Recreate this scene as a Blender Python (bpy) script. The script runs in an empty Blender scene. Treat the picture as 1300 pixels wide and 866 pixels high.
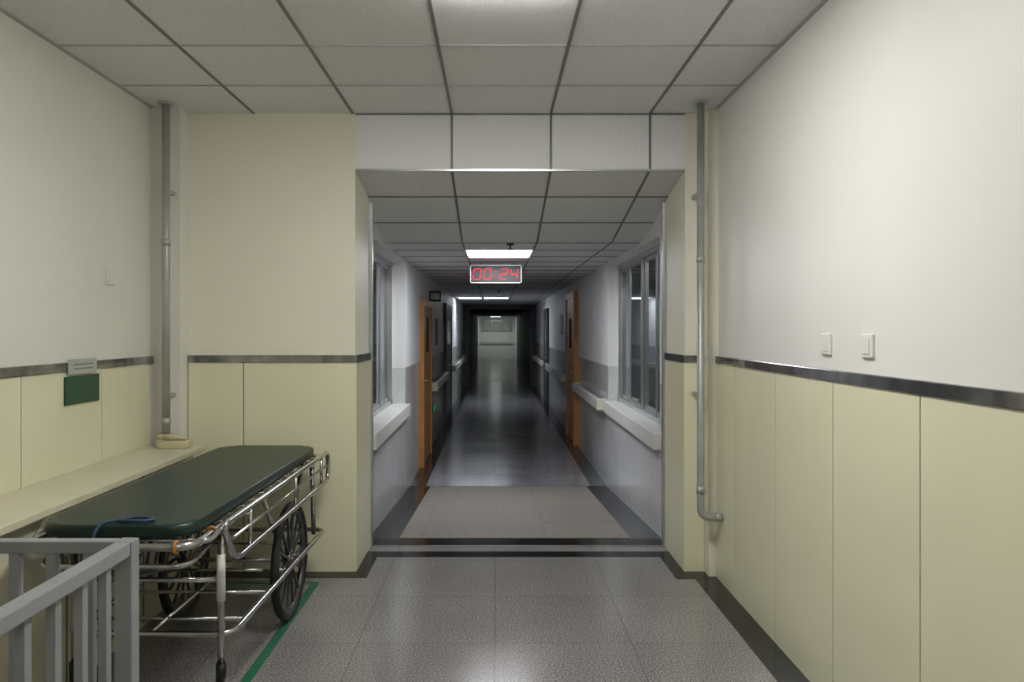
import bpy, bmesh, math, random
from mathutils import Vector, Matrix
random.seed(4)
S = bpy.context.scene
F = 990.0
CAMZ = 1.49

# ------------------------------------------------------------------ materials
def newmat(name):
    m = bpy.data.materials.new(name); m.use_nodes = True
    nt = m.node_tree; b = nt.nodes['Principled BSDF']
    return m, nt, b
def ramp(nt, stops):
    r = nt.nodes.new('ShaderNodeValToRGB')
    el = r.color_ramp.elements
    while len(el) < len(stops): el.new(0.5)
    for e, (p, c) in zip(el, stops):
        e.position = p; e.color = (*c, 1)
    return r
def paint(name, col, rough=0.5, var=0.04, scale=3.0, metal=0.0, bump=0.0, bscale=200, spec=0.5):
    m, nt, b = newmat(name)
    geo = nt.nodes.new('ShaderNodeNewGeometry')
    n = nt.nodes.new('ShaderNodeTexNoise'); n.inputs['Scale'].default_value = scale
    n.inputs['Detail'].default_value = 4
    nt.links.new(geo.outputs['Position'], n.inputs['Vector'])
    lo = tuple(c*(1-var) for c in col); hi = tuple(min(1, c*(1+var)) for c in col)
    r = ramp(nt, [(0.3, lo), (0.7, hi)])
    nt.links.new(n.outputs['Fac'], r.inputs['Fac'])
    nt.links.new(r.outputs['Color'], b.inputs['Base Color'])
    b.inputs['Roughness'].default_value = rough
    b.inputs['Metallic'].default_value = metal
    b.inputs['Specular IOR Level'].default_value = spec
    if bump > 0:
        n2 = nt.nodes.new('ShaderNodeTexNoise'); n2.inputs['Scale'].default_value = bscale
        nt.links.new(geo.outputs['Position'], n2.inputs['Vector'])
        bp = nt.nodes.new('ShaderNodeBump'); bp.inputs['Strength'].default_value = bump
        bp.inputs['Distance'].default_value = 0.003
        nt.links.new(n2.outputs['Fac'], bp.inputs['Height'])
        nt.links.new(bp.outputs['Normal'], b.inputs['Normal'])
    return m
def granite(name, dark, mid, light, rough, tile, off, gscale=125, bigvar=0.12, spec=0.5):
    m, nt, b = newmat(name)
    geo = nt.nodes.new('ShaderNodeNewGeometry')
    n = nt.nodes.new('ShaderNodeTexNoise'); n.inputs['Scale'].default_value = gscale
    n.inputs['Detail'].default_value = 4; n.inputs['Roughness'].default_value = 0.75
    nt.links.new(geo.outputs['Position'], n.inputs['Vector'])
    r = ramp(nt, [(0.39, dark), (0.5, mid), (0.61, light)])
    nt.links.new(n.outputs['Fac'], r.inputs['Fac'])
    big = nt.nodes.new('ShaderNodeTexNoise'); big.inputs['Scale'].default_value = 2.2
    big.inputs['Detail'].default_value = 5
    nt.links.new(geo.outputs['Position'], big.inputs['Vector'])
    r2 = ramp(nt, [(0.3, (1-bigvar,)*3), (0.7, (1+0*bigvar,)*3)])
    nt.links.new(big.outputs['Fac'], r2.inputs['Fac'])
    mul = nt.nodes.new('ShaderNodeMixRGB'); mul.blend_type = 'MULTIPLY'; mul.inputs[0].default_value = 1
    nt.links.new(r.outputs['Color'], mul.inputs[1]); nt.links.new(r2.outputs['Color'], mul.inputs[2])
    out = mul.outputs[0]
    if tile:
        add = nt.nodes.new('ShaderNodeVectorMath'); add.operation = 'ADD'
        add.inputs[1].default_value = (off[0], off[1], 0)
        nt.links.new(geo.outputs['Position'], add.inputs[0])
        br = nt.nodes.new('ShaderNodeTexBrick')
        br.offset = 0; br.squash = 1
        br.inputs['Scale'].default_value = 1
        br.inputs['Mortar Size'].default_value = 0.0025
        br.inputs['Mortar Smooth'].default_value = 0.1
        br.inputs['Brick Width'].default_value = tile
        br.inputs['Row Height'].default_value = tile
        br.inputs['Color1'].default_value = (1,1,1,1)
        br.inputs['Color2'].default_value = (0.88,0.88,0.89,1)
        br.inputs['Mortar'].default_value = (0.55,0.55,0.55,1)
        nt.links.new(add.outputs[0], br.inputs['Vector'])
        m2 = nt.nodes.new('ShaderNodeMixRGB'); m2.blend_type = 'MULTIPLY'; m2.inputs[0].default_value = 1
        nt.links.new(out, m2.inputs[1]); nt.links.new(br.outputs['Color'], m2.inputs[2])
        out = m2.outputs[0]
    nt.links.new(out, b.inputs['Base Color'])
    b.inputs['Specular IOR Level'].default_value = spec
    rr = nt.nodes.new('ShaderNodeMapRange')
    rr.inputs['To Min'].default_value = rough*0.8; rr.inputs['To Max'].default_value = rough*1.3
    nt.links.new(big.outputs['Fac'], rr.inputs['Value'])
    nt.links.new(rr.outputs[0], b.inputs['Roughness'])
    return m
def emis(name, col, s, base=None):
    m, nt, b = newmat(name)
    b.inputs['Base Color'].default_value = (*(base or col), 1)
    b.inputs['Emission Color'].default_value = (*col, 1)
    b.inputs['Emission Strength'].default_value = s
    return m

M_wallU = paint('paint_upper_cream', (0.83,0.82,0.745), 0.5, 0.03, 1.2, bump=0.05)
M_wallR = paint('paint_upper_white', (0.82,0.81,0.785), 0.45, 0.03, 1.2, bump=0.05)
M_wallB = paint('paint_back_cream', (0.85,0.83,0.70), 0.5, 0.02, 1.5, bump=0.05)
M_panel = paint('panel_pale_yellow', (0.78,0.765,0.555), 0.28, 0.03, 2.0)
M_panelB = paint('panel_back_yellow', (0.82,0.80,0.58), 0.3, 0.03, 2.0)
M_gap = paint('panel_joint_dark', (0.16,0.15,0.11), 0.8, 0.02)
M_trim = paint('trim_dark_steel', (0.30,0.30,0.31), 0.16, 0.45, 9.0, metal=0.9)
M_steel = paint('brushed_aluminium', (0.58,0.59,0.60), 0.3, 0.08, 12, metal=0.9)
M_strip = paint('threshold_strip', (0.22,0.22,0.22), 0.35, 0.15, 12, metal=0.3)
M_pipe = paint('pipe_grey_paint', (0.44,0.45,0.44), 0.4, 0.12, 8, metal=0.35)
M_chrome = paint('chrome_tube', (0.52,0.51,0.50), 0.22, 0.2, 20, metal=1.0)
M_corW = paint('corridor_paint', (0.80,0.80,0.80), 0.5, 0.03, 1.5)
M_corD = paint('corridor_unlit_shade', (0.05,0.055,0.07), 0.5, 0.1, 1.5)  # darkness of the unlit far stretch, put into the wall colour
M_corT = granite('corridor_wall_tile', (0.63,0.63,0.64), (0.67,0.67,0.67), (0.71,0.71,0.71), 0.12, None, (0,0), gscale=30)
M_ceil = paint('ceiling_mineral_tile', (0.76,0.76,0.765), 0.9, 0.10, 110, bump=0.4, bscale=160)
M_bulk = paint('bulkhead_mineral_tile', (0.84,0.85,0.86), 0.9, 0.10, 110, bump=0.4, bscale=160)
M_grid = paint('ceiling_grid_grey', (0.20,0.20,0.21), 0.5, 0.05, metal=0.3)
M_gridx = paint('ceiling_grid_light', (0.45,0.45,0.46), 0.6, 0.05)
M_floor = granite('granite_floor', (0.10,0.095,0.09), (0.25,0.24,0.235), (0.47,0.46,0.455), 0.15, 0.65, (0,0.20))
M_floorC = granite('granite_corridor_floor', (0.10,0.095,0.105), (0.22,0.21,0.23), (0.40,0.39,0.41), 0.17, 0.65, (0,0.15))
M_ramp = granite('ramp_rough_granite', (0.10,0.085,0.07), (0.24,0.21,0.185), (0.40,0.355,0.315), 0.5, 0.9, (0.53,0.2))
M_black = granite('black_granite', (0.004,0.004,0.004), (0.009,0.009,0.010), (0.03,0.03,0.032), 0.13, None, (0,0), spec=0.28)
M_green = paint('green_floor_tape', (0.02,0.14,0.075), 0.5, 0.15, 15)
M_orange = paint('orange_wood', (0.52,0.23,0.06), 0.35, 0.12, 6)
M_ddoor = paint('dark_door', (0.08,0.08,0.09), 0.35, 0.1, 4)
M_glass = paint('night_window_glass', (0.035,0.045,0.045), 0.04, 0.1, 1)
M_white = paint('white_plastic', (0.80,0.80,0.77), 0.35, 0.03)
M_sill = paint('sill_stone', (0.74,0.74,0.70), 0.25, 0.03)
M_rail = paint('handrail_vinyl', (0.62,0.61,0.57), 0.4, 0.03)
M_railend = paint('handrail_endcap', (0.70,0.66,0.50), 0.4, 0.03)
M_matt = paint('dark_green_vinyl', (0.006,0.023,0.018), 0.38, 0.25, 10, bump=0.3, bscale=12)
M_tyre = paint('rubber_black', (0.012,0.012,0.013), 0.6, 0.2)
M_rim = paint('wheel_rim_grey', (0.10,0.10,0.10), 0.35, 0.1, metal=0.6)
M_fence = paint('fence_grey_paint', (0.27,0.28,0.295), 0.45, 0.08, 6)
M_ledge = paint('ledge_cream_paint', (0.64,0.62,0.46), 0.4, 0.06, 5)
M_signg = paint('sign_green', (0.010,0.07,0.035), 0.3, 0.1)
M_label = paint('label_grey', (0.46,0.48,0.44), 0.5, 0.05)
M_blk = paint('black_plastic', (0.01,0.01,0.011), 0.3, 0.1)
M_blue = paint('blue_strap', (0.02,0.06,0.11), 0.5, 0.1)
M_org = paint('orange_cord', (0.45,0.18,0.03), 0.5, 0.1)
M_foam = paint('yellow_foam', (0.60,0.54,0.36), 0.8, 0.1, 20)
E_main = emis('lamp_diffuser', (1.0,0.98,0.94), 39)
E_rear = emis('rear_lamp_diffuser', (1.0,0.98,0.94), 18)
E_cor = emis('corridor_lamp_diffuser', (0.92,0.95,1.0), 30)
E_far = emis('far_lamp_diffuser', (0.85,0.92,1.0), 11)
E_end = emis('end_lamp_diffuser', (0.9,1.0,0.9), 10)
E_red = emis('led_red', (1.0,0.02,0.05), 1.3, (0.05,0.0,0.0))
E_green = emis('exit_green', (0.03,0.6,0.2), 0.12)

# ------------------------------------------------------------------ mesh builder
class B:
    def __init__(s): s.bm = bmesh.new(); s.mats = []
    def mi(s, mat):
        if mat not in s.mats: s.mats.append(mat)
        return s.mats.index(mat)
    def face(s, vs, mat, smooth=False):
        try: f = s.bm.faces.new(vs)
        except ValueError: return None
        f.material_index = s.mi(mat); f.smooth = smooth; return f
    def box(s, x0,x1,y0,y1,z0,z1, mat, bev=0):
        vs = [s.bm.verts.new((x,y,z)) for x in (x0,x1) for y in (y0,y1) for z in (z0,z1)]
        fs = [(0,1,3,2),(4,6,7,5),(0,4,5,1),(2,3,7,6),(0,2,6,4),(1,5,7,3)]
        out = [s.face([vs[i] for i in f], mat) for f in fs]
        if bev > 0:
            es = list({e for f in out for e in f.edges})
            r = bmesh.ops.bevel(s.bm, geom=es, offset=bev, segments=2, profile=0.5, affect='EDGES')
            for f in r['faces']: f.material_index = s.mi(mat)
        return s
    def bar(s, p1, p2, w, h, mat, up=(0,0,1)):
        p1=Vector(p1); p2=Vector(p2); d=(p2-p1).normalized()
        u=Vector(up); side=d.cross(u).normalized(); u=side.cross(d).normalized()
        vs=[]
        for p in (p1,p2):
            for a,b in ((-1,-1),(1,-1),(1,1),(-1,1)):
                vs.append(s.bm.verts.new(p+side*a*w/2+u*b*h/2))
        for f in [(3,2,1,0),(4,5,6,7),(0,1,5,4),(1,2,6,5),(2,3,7,6),(3,0,4,7)]:
            s.face([vs[i] for i in f], mat)
        return s
    def prism(s, prof, x0, x1, mat):   # prof = list of (y,z)
        a=[s.bm.verts.new((x0,y,z)) for y,z in prof]; b=[s.bm.verts.new((x1,y,z)) for y,z in prof]
        n=len(prof)
        s.face(a, mat); s.face(b[::-1], mat)
        for i in range(n):
            s.face([a[i],b[i],b[(i+1)%n],a[(i+1)%n]], mat)
        return s
    def tube(s, pts, r, mat, closed=False, seg=10):
        pts=[Vector(p) for p in pts]; n=len(pts)
        rings=[]; prev=None
        for i,p in enumerate(pts):
            if closed: t=(pts[(i+1)%n]-pts[i-1]).normalized()
            elif i==0: t=(pts[1]-pts[0]).normalized()
            elif i==n-1: t=(pts[-1]-pts[-2]).normalized()
            else: t=((pts[i+1]-p).normalized()+(p-pts[i-1]).normalized()).normalized()
            if prev is None:
                a=Vector((0,0,1)) if abs(t.z)<0.9 else Vector((1,0,0))
                nrm=(a-t*a.dot(t)).normalized()
            else: nrm=(prev-t*prev.dot(t)).normalized()
            prev=nrm; bi=t.cross(nrm)
            rings.append([s.bm.verts.new(p+nrm*r*math.cos(k*2*math.pi/seg)+bi*r*math.sin(k*2*math.pi/seg)) for k in range(seg)])
        m=n if closed else n-1
        for i in range(m):
            A=rings[i]; C=rings[(i+1)%n]
            for k in range(seg):
                s.face([A[k],A[(k+1)%seg],C[(k+1)%seg],C[k]], mat, True)
        if not closed:
            s.face(rings[0][::-1], mat); s.face(rings[-1], mat)
        return s
    def torus(s, c, R, r, mat, axis='X', n=48, seg=10):
        c=Vector(c); pts=[]
        for i in range(n):
            a=i*2*math.pi/n
            if axis=='X': pts.append(c+Vector((0,R*math.cos(a),R*math.sin(a))))
            elif axis=='Y': pts.append(c+Vector((R*math.cos(a),0,R*math.sin(a))))
            else: pts.append(c+Vector((R*math.cos(a),R*math.sin(a),0)))
        return s.tube(pts, r, mat, closed=True, seg=seg)
    def slab(s, x0,x1,y0,y1,z0,z1,rad,bev,mat):
        pts=[]
        for cx,cy,a0 in ((x1-rad,y1-rad,0),(x0+rad,y1-rad,90),(x0+rad,y0+rad,180),(x1-rad,y0+rad,270)):
            for k in range(7):
                a=math.radians(a0+k*15); pts.append((cx+rad*math.cos(a),cy+rad*math.sin(a)))
        lo=[s.bm.verts.new((x,y,z0)) for x,y in pts]; hi=[s.bm.verts.new((x,y,z1)) for x,y in pts]
        n=len(pts)
        f1=s.face(hi,mat); f0=s.face(lo[::-1],mat)
        for i in range(n): s.face([lo[i],lo[(i+1)%n],hi[(i+1)%n],hi[i]],mat,True)
        es=list(f1.edges)+list(f0.edges)
        r=bmesh.ops.bevel(s.bm, geom=es, offset=bev, segments=3, profile=0.5, affect='EDGES')
        for f in r['faces']: f.material_index=s.mi(mat); f.smooth=True
        return s
    def done(s, name, parent=None):
        bmesh.ops.recalc_face_normals(s.bm, faces=s.bm.faces)
        cs=[v.co for v in s.bm.verts]
        c=Vector([(min(v[i] for v in cs)+max(v[i] for v in cs))/2 for i in range(3)])
        bmesh.ops.translate(s.bm, verts=s.bm.verts, vec=-c)
        me=bpy.data.meshes.new(name); s.bm.to_mesh(me); s.bm.free()
        for m in s.mats: me.materials.append(m)
        o=bpy.data.objects.new(name, me); o.location=c
        S.collection.objects.link(o)
        if parent:
            o.parent=parent; o.location=c-parent.location
        return o
def empty(name, loc):
    e=bpy.data.objects.new(name,None); e.location=loc; e.empty_display_size=0.2
    S.collection.objects.link(e); return e
def fillet(pts, r, closed=False, k=5):
    pts=[Vector(p) for p in pts]; n=len(pts); out=[]
    for i,p in enumerate(pts):
        if not closed and i in (0,n-1): out.append(p); continue
        a=(pts[i-1]-p); b=(pts[(i+1)%n]-p)
        rr=min(r,a.length*0.45,b.length*0.45)
        A=p+a.normalized()*rr; C=p+b.normalized()*rr
        for j in range(k+1):
            t=j/k; out.append(A*(1-t)**2+p*2*t*(1-t)+C*t*t)
    return out

# ------------------------------------------------------------------ room dims
XL, XR = -2.06, 1.345
D0, D1 = 4.80, 5.36
JL, JR = -0.858, 1.172
CL, CR = -0.90, 1.19
ZC = 2.82; ZB = 2.47; ZK = 2.20
YB = -3.0
RY0, RY1, ZL = 5.54, 8.30, -0.18
YE = 45.0
ZT = 1.33   # top of trim

# floors
b=B(); b.box(XL,XR,YB,RY0,-0.12,0,M_floor)
b.done('floor')
b=B()
b.box(XR-0.15,XR-0.014,YB,D0,0,0.002,M_black)
b.box(JR-0.09,XR,D0-0.15,D0-0.014,0.0021,0.0025,M_black)
b.box(JR-0.09,JR,D0-0.014,5.10,0,0.002,M_black)
b.box(XL+0.1,JL+0.09,D0-0.13,D0-0.014,0,0.002,M_black)
b.box(JL,JL+0.09,D0-0.014,5.10,0,0.002,M_black)
b.box(JL,JR,5.10,5.22,0,0.002,M_black)
b.box(JL,JR,5.37,RY0,0,0.002,M_black)
b.box(JL,JR,5.355,5.37,0,0.003,M_strip)
b.done('floor_border')
b=B(); b.prism([(RY0,0),(RY1,ZL),(RY1,ZL-0.12),(RY0,-0.12)],CL,CR,M_black)
dz=ZL/(RY1-RY0)
def rz(y): return (y-RY0)*dz
b.prism([(RY0+0.02,rz(RY0+0.02)+0.004),(RY1-0.05,rz(RY1-0.05)+0.004),(RY1-0.05,rz(RY1-0.05)-0.01),(RY0+0.02,rz(RY0+0.02)-0.01)],-0.68,0.97,M_ramp)
b.done('floor_ramp')
b=B(); b.box(CL,CR,RY1,YE,ZL-0.12,ZL,M_floorC)
b.box(CL,CL+0.17,RY1,YE,ZL,ZL+0.002,M_black)
b.box(CR-0.17,CR,RY1,YE,ZL,ZL+0.002,M_black)
b.done('floor_corridor')
b=B(); b.box(-1.075,-1.03,1.2,4.60,0,0.0015,M_green); b.box(-1.98,-1.03,4.555,4.60,0,0.0014,M_green)
b.done('floor_marking_tape')

# walls of the hall (wainscot panels are part of each wall)
def wains(b, x, dirx, ys, y0, y1, mat):
    t=0.014
    xa,xb=(x,x+dirx*0.004); b.box(min(xa,xb),max(xa,xb),y0,y1,0.001,ZT-0.045,M_gap)
    edges=[y0]+sorted(ys)+[y1]
    for a,c in zip(edges[:-1],edges[1:]):
        b.box(min(x,x+dirx*t),max(x,x+dirx*t),a+0.0035,c-0.0035,0.001,ZT-0.045,mat)
b=B(); b.box(XL-0.15,XL,YB,D0+0.3,-0.12,ZC+0.1,M_wallU)
wains(b,XL,1,[4.06-0.69*k for k in range(0,10)],YB,4.62,M_panel); b.done('wall_left')
b=B(); b.box(XR,XR+0.15,YB,D0+0.3,-0.12,ZC+0.1,M_wallR)
wains(b,XR,-1,[4.33-0.63*k for k in range(0,11)],YB,4.68,M_panel); b.done('wall_right')
b=B(); b.box(XL-0.15,XR+0.15,YB-0.15,YB,-0.12,ZC+0.1,M_wallU); b.done('wall_rear')
b=B(); b.box(XL,JL,D0,D1,0,ZC,M_wallB)
b.box(XL+0.18,JL,D0-0.004,D0,0.001,ZT-0.045,M_gap)
for a,c in ((XL+0.18,-1.545),(-1.54,JL)):
    b.box(a+0.002,c,D0-0.014,D0,0.001,ZT-0.045,M_panelB)
b.box(JL,JL+0.010,D0-0.014,D1,0.003,ZT-0.045,M_panelB)
b.done('wall_back_left')
b=B(); b.box(JR,XR+0.12,D0,D1,0,ZC,M_wallB)
b.box(JR-0.010,1.285,D0-0.014,D0,0.003,ZT-0.045,M_panelB)
b.box(JR-0.010,JR,D0,D1,0.003,ZT-0.045,M_panelB)
b.done('wall_back_right')
# trims
b=B(); b.box(XL,XL+0.022,YB,4.66,ZT-0.045,ZT,M_trim,0.004); b.done('trim_1')
b=B(); b.box(XR-0.022,XR,YB,4.68,ZT-0.045,ZT,M_trim,0.004); b.done('trim_2')
b=B(); b.box(XL+0.18,JL+0.014,D0-0.022,D0,ZT-0.045,ZT,M_trim,0.003); b.box(JL,JL+0.016,D0,D1-0.03,ZT-0.045,ZT,M_trim); b.done('trim_3')
b=B(); b.box(JR-0.014,1.285,D0-0.022,D0,ZT-0.045,ZT,M_trim,0.003); b.box(JR-0.016,JR,D0,D1-0.03,ZT-0.045,ZT,M_trim); b.done('trim_4')
b=B(); b.box(JL,JL+0.022,D1-0.03,D1+0.01,0,2.36,M_steel,0.003); b.done('trim_5')
b=B(); b.box(JR-0.022,JR,D1-0.03,D1+0.01,0,2.36,M_steel,0.003); b.done('trim_6')
# corner chases behind pipes
b=B(); b.box(XL,XL+0.175,4.67,D0,0,ZC,M_wallU); b.done('wall_chase_left')
b=B(); b.box(1.288,XR,4.69,D0,0,ZC,M_wallB); b.done('wall_chase_right')

# pipes
b=B(); px,py=-1.93,4.58
b.tube([(px,py,0.84),(px,py,ZC)],0.023,M_pipe,seg=16)
for z in (2.0,0.95): b.tube([(px,py,z-0.02),(px,py,z+0.02)],0.026,M_pipe,seg=16); 
for z in (2.3,1.1): b.box(px-0.015,px+0.02,py,4.67,z-0.01,z+0.01,M_pipe)
b.tube([(px,py,ZC-0.012),(px,py,ZC)],0.045,M_steel,seg=16)
b.done('wall_pipe')
b=B(); px,py=1.205,4.56
b.tube(fillet([(px,py,ZC),(px,py,0.39),(XR-0.014,py,0.39)],0.06),0.022,M_pipe,seg=16)
for z in (1.9,0.55): b.tube([(px,py,z-0.02),(px,py,z+0.02)],0.025,M_pipe,seg=16)
for z in (2.3,1.1): b.box(px+0.004,px+0.02,py,D0,z-0.01,z+0.01,M_pipe)
b.tube([(XR-0.06,py,0.39),(XR-0.014,py,0.39)],0.027,M_pipe,seg=16)
b.tube([(px,py,ZC-0.012),(px,py,ZC)],0.045,M_steel,seg=16)
b.done('wall_pipe.001')
# foam wrap at pipe foot
b=B()
b.slab(-1.95,-1.76,4.46,4.57,0.805,0.85,0.03,0.012,M_foam); b.torus((-1.93,4.58,0.86),0.035,0.018,M_foam,'Z',20)
b.tube(fillet([(-1.90,4.50,0.86),(-1.85,4.46,0.875),(-1.78,4.50,0.86)],0.03),0.014,M_foam)
b.done('pipe_foam_wrap')

# ledge / radiator cover
b=B()
b.box(XL+0.016,-1.76,YB+0.1,4.56,0,0.77,M_ledge)
b.box(XL+0.016,-1.71,YB+0.1,4.62,0.77,0.805,M_ledge,0.006)
for y in (3.9,3.2,2.5): b.box(-1.762,-1.755,y,y+0.006,0.02,0.76,M_gap)
b.done('radiator_cover_ledge')

# ceilings
seams=[-0.264+0.61*k for k in range(-3,4)]
b=B(); b.box(XL,XR,YB,D0,ZC,ZC+0.08,M_ceil)
for x in seams:
    if XL<x<XR: b.box(x-0.0075,x+0.0075,YB,D0,ZC-0.005,ZC,M_grid)
y=4.25
while y>YB:
    b.box(XL,XR,y-0.006,y+0.006,ZC-0.004,ZC,M_gridx); y-=0.6
b.box(XL,XL+0.02,YB,D0,ZC-0.006,ZC,M_gridx); b.box(XR-0.02,XR,YB,D0,ZC-0.006,ZC,M_gridx)
b.done('ceiling')
b=B(); b.box(JL,JR,D0,D0+0.06,ZB,ZC,M_bulk)
for x in seams:
    if JL+0.02<x<JR: b.box(x-0.007,x+0.007,D0-0.005,D0,ZB,ZC,M_grid)
b.box(JL,JR,D0-0.010,D0+0.02,ZB-0.008,ZB+0.004,M_steel)
b.box(JL,JR,D0-0.005,D0,ZC-0.012,ZC-0.004,M_grid)
b.done('ceiling_bulkhead')
SY=6.35
prof=[(D0+0.02,ZB),(SY,ZK),(YE,ZK),(YE,ZK+0.1),(SY,ZK+0.1),(D0+0.06,ZB+0.1)]
b=B(); b.prism(prof,CL,CR,M_ceil)
for x in seams:
    if CL+0.06<x<CR:
        b.bar((x,D0+0.02,ZB-0.002),(x,SY,ZK-0.002),0.014,0.006,M_grid)
        b.bar((x,SY,ZK-0.002),(x,YE,ZK-0.002),0.014,0.006,M_grid)
def cz(y): return ZB+(ZK-ZB)*(y-D0)/(SY-D0) if y<SY else ZK
y=5.28; 
while y<44:
    b.bar((CL,y,cz(y)-0.002),(CR,y,cz(y)-0.002),0.012,0.005,M_grid); y+= 0.56 if y<SY-0.1 else 0.6
b.done('ceiling_corridor')

# corridor walls with window openings
WT=1.10
def corwall(xi, d, wy0, wy1, zs, zh, name, tr):
    xo=xi+d*0.3; a,c=min(xi,xo),max(xi,xo)
    b=B()
    def seg(y0,y1,z0,z1,mat): b.box(a,c,y0,y1,z0,z1,mat)
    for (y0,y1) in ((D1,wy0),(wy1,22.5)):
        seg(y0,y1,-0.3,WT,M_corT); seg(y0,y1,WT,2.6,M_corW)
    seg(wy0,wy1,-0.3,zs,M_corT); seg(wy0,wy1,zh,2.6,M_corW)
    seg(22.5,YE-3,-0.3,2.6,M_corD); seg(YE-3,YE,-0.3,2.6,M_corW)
    b.done(name)
    b=B(); xx=xi-d*0.006
    b.box(min(xi,xx),max(xi,xx),wy1,22.5,WT-0.004,WT+0.006,M_gridx)
    b.done(tr)
corwall(CL,-1,5.62,7.85,0.70,2.16,'wall_corridor_left','trim_7')
corwall(CR,1,5.62,8.16,0.70,2.16,'wall_corridor_right','trim_8')

def window(name, xg, d, y0, y1, xi, npan):
    b=B(); z0,z1=0.74,2.16; w=0.045
    xa,xb=xg-0.03,xg+0.03
    b.box(xa,xb,y0,y1,z0,z0+w,M_steel); b.box(xa,xb,y0,y1,z1-w,z1,M_steel)
    b.box(xa,xb,y0,y0+w,z0,z1,M_steel); b.box(xa,xb,y1-w,y1,z0,z1,M_steel)
    n=npan; L=(y1-y0-2*w)/n
    for i in range(n):
        a=y0+w+i*L; c=a+L; o=(0.012 if i%2 else -0.012)
        s=0.035
        b.box(xg+o-0.010,xg+o+0.010,a-0.01,a+s,z0+w,z1-w,M_steel)
        b.box(xg+o-0.010,xg+o+0.010,c-s,c+0.01,z0+w,z1-w,M_steel)
        b.box(xg+o-0.010,xg+o+0.010,a,c,z0+w,z0+w+s,M_steel)
        b.box(xg+o-0.010,xg+o+0.010,a,c,z1-w-s,z1-w,M_steel)
        b.box(xg+o-0.003,xg+o+0.003,a+s,c-s,z0+w+s,z1-w-s,M_glass)
    b.done(name)
window('window_1',-1.06,-1,5.62,7.85,CL,3)
window('window_2',1.32,1,5.62,8.16,CR,4)
b=B(); b.box(-1.2,CL+0.05,5.60,7.87,0.62,0.74,M_sill,0.006); b.done('window_sill')
b=B(); b.box(CR-0.05,1.49,5.60,8.18,0.62,0.74,M_sill,0.006); b.done('window_sill.001')

# doors
def door(name, xi, d, y0, y1, ztop, fmat, lmat, t=0.035):
    b=B()
    def bx(y_0,y_1,z_0,z_1,tt,mat):
        a=xi-d*0.001; c=xi-d*tt; b.box(min(a,c),max(a,c),y_0,y_1,z_0,z_1,mat)
    z0=ZL+0.002
    bx(y0,y0+0.09,z0,ztop,t,fmat); bx(y1-0.09,y1,z0,ztop,t,fmat); bx(y0+0.09,y1-0.09,ztop-0.09,ztop,t,fmat)
    bx(y0+0.09,y1-0.09,z0+0.01,ztop-0.09,t*0.7,lmat)
    bx(y0+0.5,y1-0.45,1.2,1.65,t*0.75,M_glass)
    b.tube([(xi-d*0.03,y0+0.16,0.86),(xi-d*0.08,y0+0.16,0.86),(xi-d*0.08,y0+0.28,0.86)],0.01,M_steel)
    b.done(name)
door('door_1',CL,-1,9.39,10.6,1.86,M_orange,M_orange,0.05)
door('door_2',CR,1,11.15,12.45,2.04,M_orange,M_orange,0.06)
door('door_3',CL,-1,13.7,15.6,1.95,M_ddoor,M_ddoor,0.05)
door('door_4',CR,1,17.0,18.2,1.95,M_ddoor,M_ddoor,0.05)

# handrails
def rail(name, xi, d, y0, y1, z=0.69):
    b=B(); xc=xi-d*0.085
    b.box(xc-0.022,xc+0.022,y0+0.03,y1-0.03,z-0.06,z+0.06,M_rail,0.012)
    for a,c in ((y0,y0+0.04),(y1-0.04,y1)):
        b.box(min(xc-d*0.024,xi),max(xc-d*0.024,xi),a,c,z-0.063,z+0.063,M_railend,0.012)
    n=max(2,int((y1-y0)/1.2))
    for i in range(n):
        y=y0+0.3+(y1-y0-0.6)*i/(n-1)
        b.box(min(xc,xi),max(xc,xi),y-0.03,y+0.03,z-0.03,z+0.03,M_rail)
    b.done(name)
rail('wall_handrail',CR,1,8.25,10.9)
rail('wall_handrail',CR,1,12.7,16.8)
rail('wall_handrail',CR,1,18.4,22.2)
rail('wall_handrail',CL,-1,10.8,13.5)
rail('wall_handrail',CL,-1,15.8,22.0)

# corridor far cross frame (open fire doors) and end wall
b=B()
b.box(CL+0.002,CL+0.10,22.4,22.6,ZL+0.003,ZK-0.01,M_ddoor); b.box(CR-0.10,CR-0.002,22.4,22.6,ZL+0.003,ZK-0.01,M_ddoor); b.box(CL+0.1,CR-0.1,22.4,22.6,ZK-0.13,ZK-0.01,M_ddoor)
b.box(CL+0.10,CL+0.15,22.6,23.5,ZL+0.01,ZK-0.14,M_ddoor); b.box(CR-0.15,CR-0.10,22.6,23.5,ZL+0.01,ZK-0.14,M_ddoor)
b.done('door_5')
b=B(); b.box(CL-0.3,CR+0.3,YE,YE+0.15,-0.3,2.6,M_corW)
b.done('wall_end')
b=B()
b.box(-0.75,1.0,YE-0.03,YE,1.35,2.0,M_steel)
for i in range(3): b.box(-0.70+i*0.57,-0.18+i*0.57,YE-0.035,YE-0.03,1.4,1.95,M_label)
b.done('window_3')
b=B(); b.box(-0.8,1.05,YE-0.1,YE-0.05,0.65,0.78,M_rail,0.01)
for x in (-0.6,0.1,0.85): b.box(x-0.03,x+0.03,YE-0.06,YE,0.68,0.75,M_rail)
b.done('wall_handrail')

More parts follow.
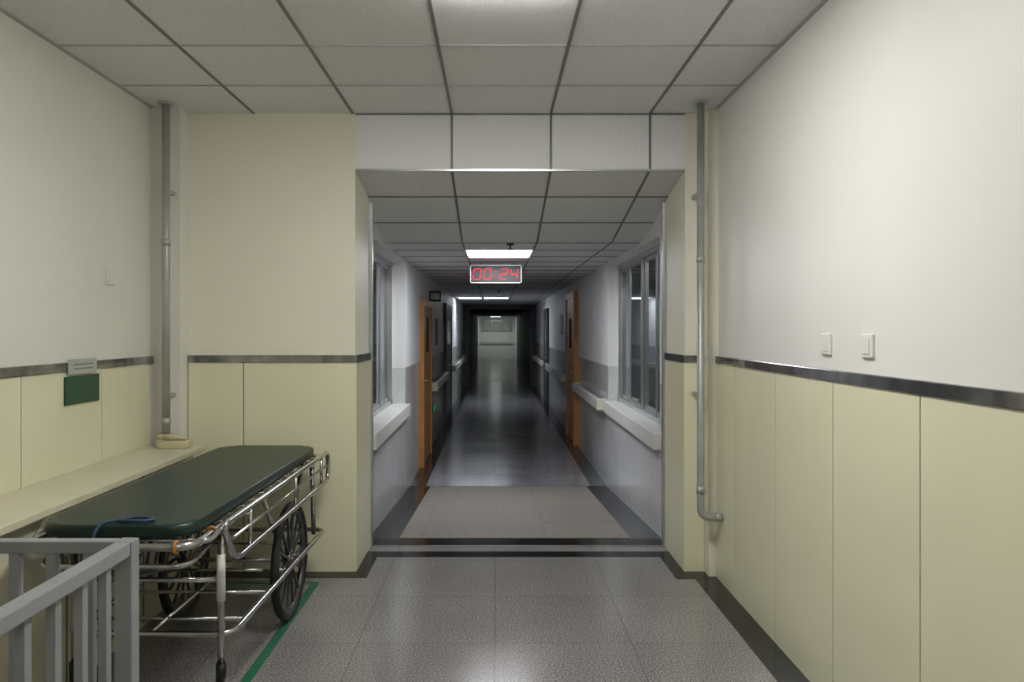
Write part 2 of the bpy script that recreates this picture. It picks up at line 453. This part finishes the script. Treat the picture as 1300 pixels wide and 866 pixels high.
# lamps
def lamp(name,x0,x1,y0,y1,z,em,drop=0.012):
    b=B()
    b.box(x0,x1,y0,y1,z-drop,z-0.006,em)
    for a in ((x0-0.015,x0,y0-0.015,y1+0.015),(x1,x1+0.015,y0-0.015,y1+0.015),(x0,x1,y0-0.015,y0),(x0,x1,y1,y1+0.015)):
        b.box(*a,z-(0.016 if drop<0.02 else 0.008),z,M_white)
    b.done(name)
lamp('ceiling_panel_light',-0.245,0.325,2.47,3.03,ZC,E_main,0.034)
lamp('ceiling_panel_light',-0.245,0.325,-0.53,0.03,ZC,E_rear,0.034)
lamp('ceiling_panel_light',-0.25,0.33,6.87,7.55,ZK,E_cor)
lamp('ceiling_panel_light',-0.80,-0.30,17.2,17.9,ZK,E_far)
lamp('ceiling_panel_light',-0.24,0.30,17.2,17.9,ZK,E_far)
lamp('ceiling_panel_light',-0.25,0.33,43.2,43.8,ZK,E_end)

# LED clock
b=B(); cx0,cx1=-0.257,0.283; cy=8.2; z0,z1=1.975,2.165
b.box(cx0,cx1,cy,cy+0.06,z0,z1,M_blk)
for a in ((cx0,cx1,z1-0.009,z1),(cx0,cx1,z0,z0+0.009),(cx0,cx0+0.009,z0,z1),(cx1-0.009,cx1,z0,z1)):
    b.box(a[0],a[1],cy-0.006,cy+0.064,a[2],a[3],M_steel)
for x in (cx0+0.1,cx1-0.1): b.tube([(x,cy+0.03,z1),(x,cy+0.03,ZK)],0.006,M_steel)
SEG={'0':'abcdef','2':'abged','4':'fgbc'}
def digit(ch,x,zc,w=0.075,h=0.112):
    sh=0.15; t=0.012; g=0.006
    def q(xa,za,xb,zb):
        p1=Vector((x+xa+sh*za,cy-0.003,zc+za)); p2=Vector((x+xb+sh*zb,cy-0.003,zc+zb))
        dd=(p2-p1).normalized()*g; b.bar(p1+dd,p2-dd,t,0.004,E_red,up=(0,1,0))
    hh=h/2; ww=w/2
    d={'a':(-ww,hh,ww,hh),'g':(-ww,0,ww,0),'d':(-ww,-hh,ww,-hh),'f':(-ww,0,-ww,hh),'b':(ww,0,ww,hh),'e':(-ww,-hh,-ww,0),'c':(ww,-hh,ww,0)}
    for s_ in SEG[ch]: q(*d[s_])
zc=(z0+z1)/2
for ch,x in (('0',-0.185),('0',-0.075),('2',0.095),('4',0.205)): digit(ch,x,zc)
for zz in (0.028,-0.028): b.box(0.008+zz*0.15-0.007,0.008+zz*0.15+0.007,cy-0.005,cy,zc+zz-0.007,zc+zz+0.007,E_red)
b.done('digital_wall_clock')

# sprinkler / detector
def detector(x,y,z):
    b=B(); b.tube([(x,y,z),(x,y,z-0.015)],0.03,M_blk,seg=18); b.tube([(x,y,z-0.015),(x,y,z-0.05)],0.007,M_blk); b.tube([(x,y,z-0.045),(x,y,z-0.05)],0.022,M_blk,seg=18)
    b.done('ceiling_sprinkler')
detector(0.13,6.45,ZK); detector(0.08,14.2,ZK)

# signs & small items
b=B(); b.box(XL+0.014,XL+0.024,3.70,4.02,1.125,1.262,M_signg,0.003); b.done('green_wall_sign')
b=B(); b.box(XL+0.022,XL+0.030,3.72,3.98,1.272,1.345,M_label,0.002); 
for z in (1.295,1.315): b.box(XL+0.030,XL+0.031,3.76,3.94,z,z+0.006,M_grid)
b.done('wall_label')
def switch(x,d,y,z):
    b=B(); b.box(min(x,x-d*0.012),max(x,x-d*0.012),y-0.043,y+0.043,z-0.043,z+0.043,M_white,0.004)
    b.box(min(x-d*0.012,x-d*0.016),max(x-d*0.012,x-d*0.016),y-0.028,y+0.028,z-0.028,z+0.028,M_white); b.done('light_switch')
switch(XL,-1,4.17,1.77); switch(XR,1,3.15,1.43); switch(XR,1,2.80,1.43)
b=B(); b.box(CL,CL+0.16,10.75,10.79,1.87,2.02,M_blk,0.004); b.box(CL+0.02,CL+0.14,10.745,10.75,1.9,1.99,M_label); b.done('exit_sign')
b=B(); b.box(CL,CL+0.03,11.0,11.5,0.28,0.43,M_signg); b.box(CL+0.03,CL+0.032,11.05,11.45,0.31,0.40,E_green); b.done('low_exit_sign')
b=B(); b.box(CL,CL+0.02,11.9,12.3,1.25,1.65,M_ddoor); b.box(CL+0.02,CL+0.022,11.93,12.27,1.28,1.62,M_label); b.done('notice_board')
b=B(); b.box(CR-0.02,CR,13.6,14.1,1.4,1.75,M_label); b.done('wall_notice')

# ------------------------------------------------------------------ fence (foreground barrier)
fe=empty('metal_railing',(-1.05,2.2,0))
ft=0.895; fx=-1.04; fy=2.2
b=B()
b.box(fx-0.025,fx+0.025,fy-0.02,fy+0.03,0,ft,M_fence,0.004)
b.box(fx-0.022,fx+0.022,fy-2.6,fy-0.02,ft-0.04,ft,M_fence,0.004)
b.box(-1.69,fx-0.025,fy-0.015,fy+0.025,ft-0.035,ft,M_fence,0.004)
b.box(fx-0.018,fx+0.018,fy-2.6,fy-0.02,0.10,0.14,M_fence)
b.box(-1.69,fx-0.025,fy-0.015,fy+0.02,0.10,0.14,M_fence)
b.done('rails',fe)
b=B()
for i in range(1,22):
    y=fy-i*0.12; b.box(fx-0.011,fx+0.011,y-0.013,y+0.013,0.14,ft-0.04,M_fence)
for i in range(1,6):
    x=fx-i*0.104; b.box(x-0.014,x+0.014,fy-0.008,fy+0.014,0.14,ft-0.035,M_fence)
b.box(fx-0.025,fx+0.025,fy-2.62,fy-2.57,0,ft,M_fence)
b.box(-1.70,-1.66,fy-0.02,fy+0.02,0,ft,M_fence)
b.done('balusters',fe)

# ------------------------------------------------------------------ gurney
g=empty('hospital_gurney',(-1.3,3.65,0))
gx0,gx1,gy0,gy1=-1.58,-1.03,2.74,4.62
LY=3.02
b=B(); b.slab(gx0,gx1,gy0,gy1,0.752,0.802,0.09,0.018,M_matt); b.done('mattress',g)
b=B(); r=0.0135
def loop(x0,x1,y0,y1,z,rad=0.08): return fillet([(x0,y0,z),(x1,y0,z),(x1,y1,z),(x0,y1,z)],rad,True)
b.tube(loop(-1.60,-1.01,2.70,4.65,0.735),r+0.002,M_chrome,True)
# under-slats
for i in range(14):
    y=2.80+i*0.135; b.tube([(-1.60,y,0.733),(-1.01,y,0.733)],0.007,M_chrome)
for x in (-1.42,-1.19): b.tube([(x,2.70,0.722),(x,4.65,0.722)],0.009,M_chrome)
# second near-end rail and backrest grille hanging under it
b.tube(fillet([(-1.57,3.2,0.70),(-1.57,2.74,0.655),(-1.04,2.74,0.655),(-1.04,3.2,0.70)],0.07),0.011,M_chrome)
for i in range(9):
    x=-1.53+i*0.034; b.tube(fillet([(x,2.76,0.72),(x,2.79,0.60),(x,3.05,0.55),(x,3.12,0.72)],0.02),0.006,M_rim)
b.tube([(-1.55,2.79,0.60),(-1.24,2.79,0.60)],0.008,M_rim); b.tube([(-1.55,3.05,0.55),(-1.24,3.05,0.55)],0.008,M_rim)
# legs
for x in (-1.59,-1.02):
    q=(0.03 if x<-1.3 else -0.03)
    b.tube([(x,LY,0.735),(x,LY,0.10)],r,M_chrome)
    b.tube([(x,4.45,0.735),(x,4.50,0.31)],r,M_chrome)
    b.tube([(x+q,3.62,0.735),(x+q,4.0,0.30)],0.011,M_chrome)
    b.tube([(x+q,4.0,0.30),(x+q,4.36,0.735)],0.011,M_chrome)
b.tube([(-1.59,LY,0.52),(-1.02,LY,0.52)],0.010,M_chrome)
# lower frame
b.tube(loop(-1.62,-0.98,LY,4.60,0.31,0.07),r,M_chrome,True)
for i in (1,3,5,8):
    y=LY+i*0.16; b.tube([(-1.62,y,0.31),(-0.985,y,0.31)],0.008,M_chrome)
b.tube([(-1.30,LY,0.31),(-1.30,4.60,0.31)],0.008,M_chrome)
b.done('frame',g)
# guard rails
for k,(x,s) in enumerate(((-0.965,1),(-1.645,-1))):
    b=B()
    b.tube(fillet([(x,2.88,0.765),(x,4.62,0.765),(x,4.62,0.60),(x,3.02,0.60)],0.06,True),0.0125,M_chrome,True)
    b.tube([(x,3.0,0.69),(x,4.60,0.69)],0.007,M_chrome)
    for y in (3.2,3.9,4.45):
        b.tube([(x,y,0.60),(x,y,0.765)],0.009,M_chrome)
    for y in (3.2,4.3):
        b.tube([(x,y,0.735),(x-s*0.05,y,0.735)],0.011,M_chrome)
    b.tube(fillet([(x,2.92,0.765),(x-s*0.02,2.82,0.73),(x-s*0.04,2.78,0.735)],0.04),0.011,M_chrome)
    b.done('side_rail_%d'%(k+1),g)
# big wheels
for k,x in enumerate((-1.028,-1.57)):
    b=B(); c=(x,4.03,0.298)
    b.torus(c,0.275,0.022,M_tyre,'X',56,12)
    b.torus(c,0.250,0.012,M_rim,'X',48,8)
    b.tube([(x-0.03,4.03,0.298),(x+0.03,4.03,0.298)],0.030,M_rim,seg=16)
    b.tube([(x-0.012,4.03,0.298),(x+0.012,4.03,0.298)],0.05,M_rim,seg=20)
    for i in range(14):
        a=i*2*math.pi/14
        b.bar((x,4.03+0.04*math.cos(a),0.298+0.04*math.sin(a)),(x,4.03+0.25*math.cos(a),0.298+0.25*math.sin(a)),0.010,0.012,M_rim,up=(1,0,0))
    b.done('wheel_%d'%(k+1),g)
b=B(); b.tube([(-1.61,4.03,0.298),(-0.985,4.03,0.298)],0.011,M_chrome); b.done('axle',g)
# casters
for k,x in enumerate((-1.02,-1.59)):
    b=B()
    b.tube([(x,LY,0.20),(x,LY,0.13)],0.02,M_blk,seg=14)
    for s in (-1,1): b.bar((x+s*0.02,LY,0.13),(x+s*0.02,LY+0.03,0.05),0.004,0.03,M_steel,up=(0,1,0))
    b.tube([(x-0.013,LY+0.03,0.05),(x+0.013,LY+0.03,0.05)],0.05,M_tyre,seg=20)
    b.done('caster_%d'%(k+1),g)
b=B(); b.tube([(-1.02,LY,0.44),(-1.02,LY,0.62)],0.0165,M_white,seg=14); b.done('tape_wrap',g)
b=B()
b.tube(fillet([(-1.36,2.70,0.74),(-1.35,2.74,0.808),(-1.25,2.82,0.812),(-1.17,2.80,0.81),(-1.20,2.76,0.81),(-1.30,2.77,0.81)],0.03),0.006,M_blue)
b.done('blue_strap',g)
b=B()
for (x,y) in ((-1.06,2.70),(-1.012,2.9)):
    b.torus((x,y,0.735),0.020,0.005,M_org,'X' if x<-1.02 else 'Y',18)
b.done('orange_tie',g)
g.rotation_euler[2]=-0.010
g.location.x-=0.032

# ------------------------------------------------------------------ world, camera
w=bpy.data.worlds.new('World'); S.world=w; w.use_nodes=True
w.node_tree.nodes['Background'].inputs[0].default_value=(0.01,0.012,0.015,1)
w.node_tree.nodes['Background'].inputs[1].default_value=0.3
S.view_settings.view_transform='Standard'
S.view_settings.look='None'
cam=bpy.data.cameras.new('camera'); co=bpy.data.objects.new('camera',cam); S.collection.objects.link(co)
co.location=(0,0,CAMZ); co.rotation_euler=(math.radians(90),0,0)
cam.sensor_width=36; cam.lens=F/1300*36
cam.shift_x=22/1300; cam.shift_y=-15/1300
cam.clip_end=200; cam.clip_start=0.05
S.camera=co
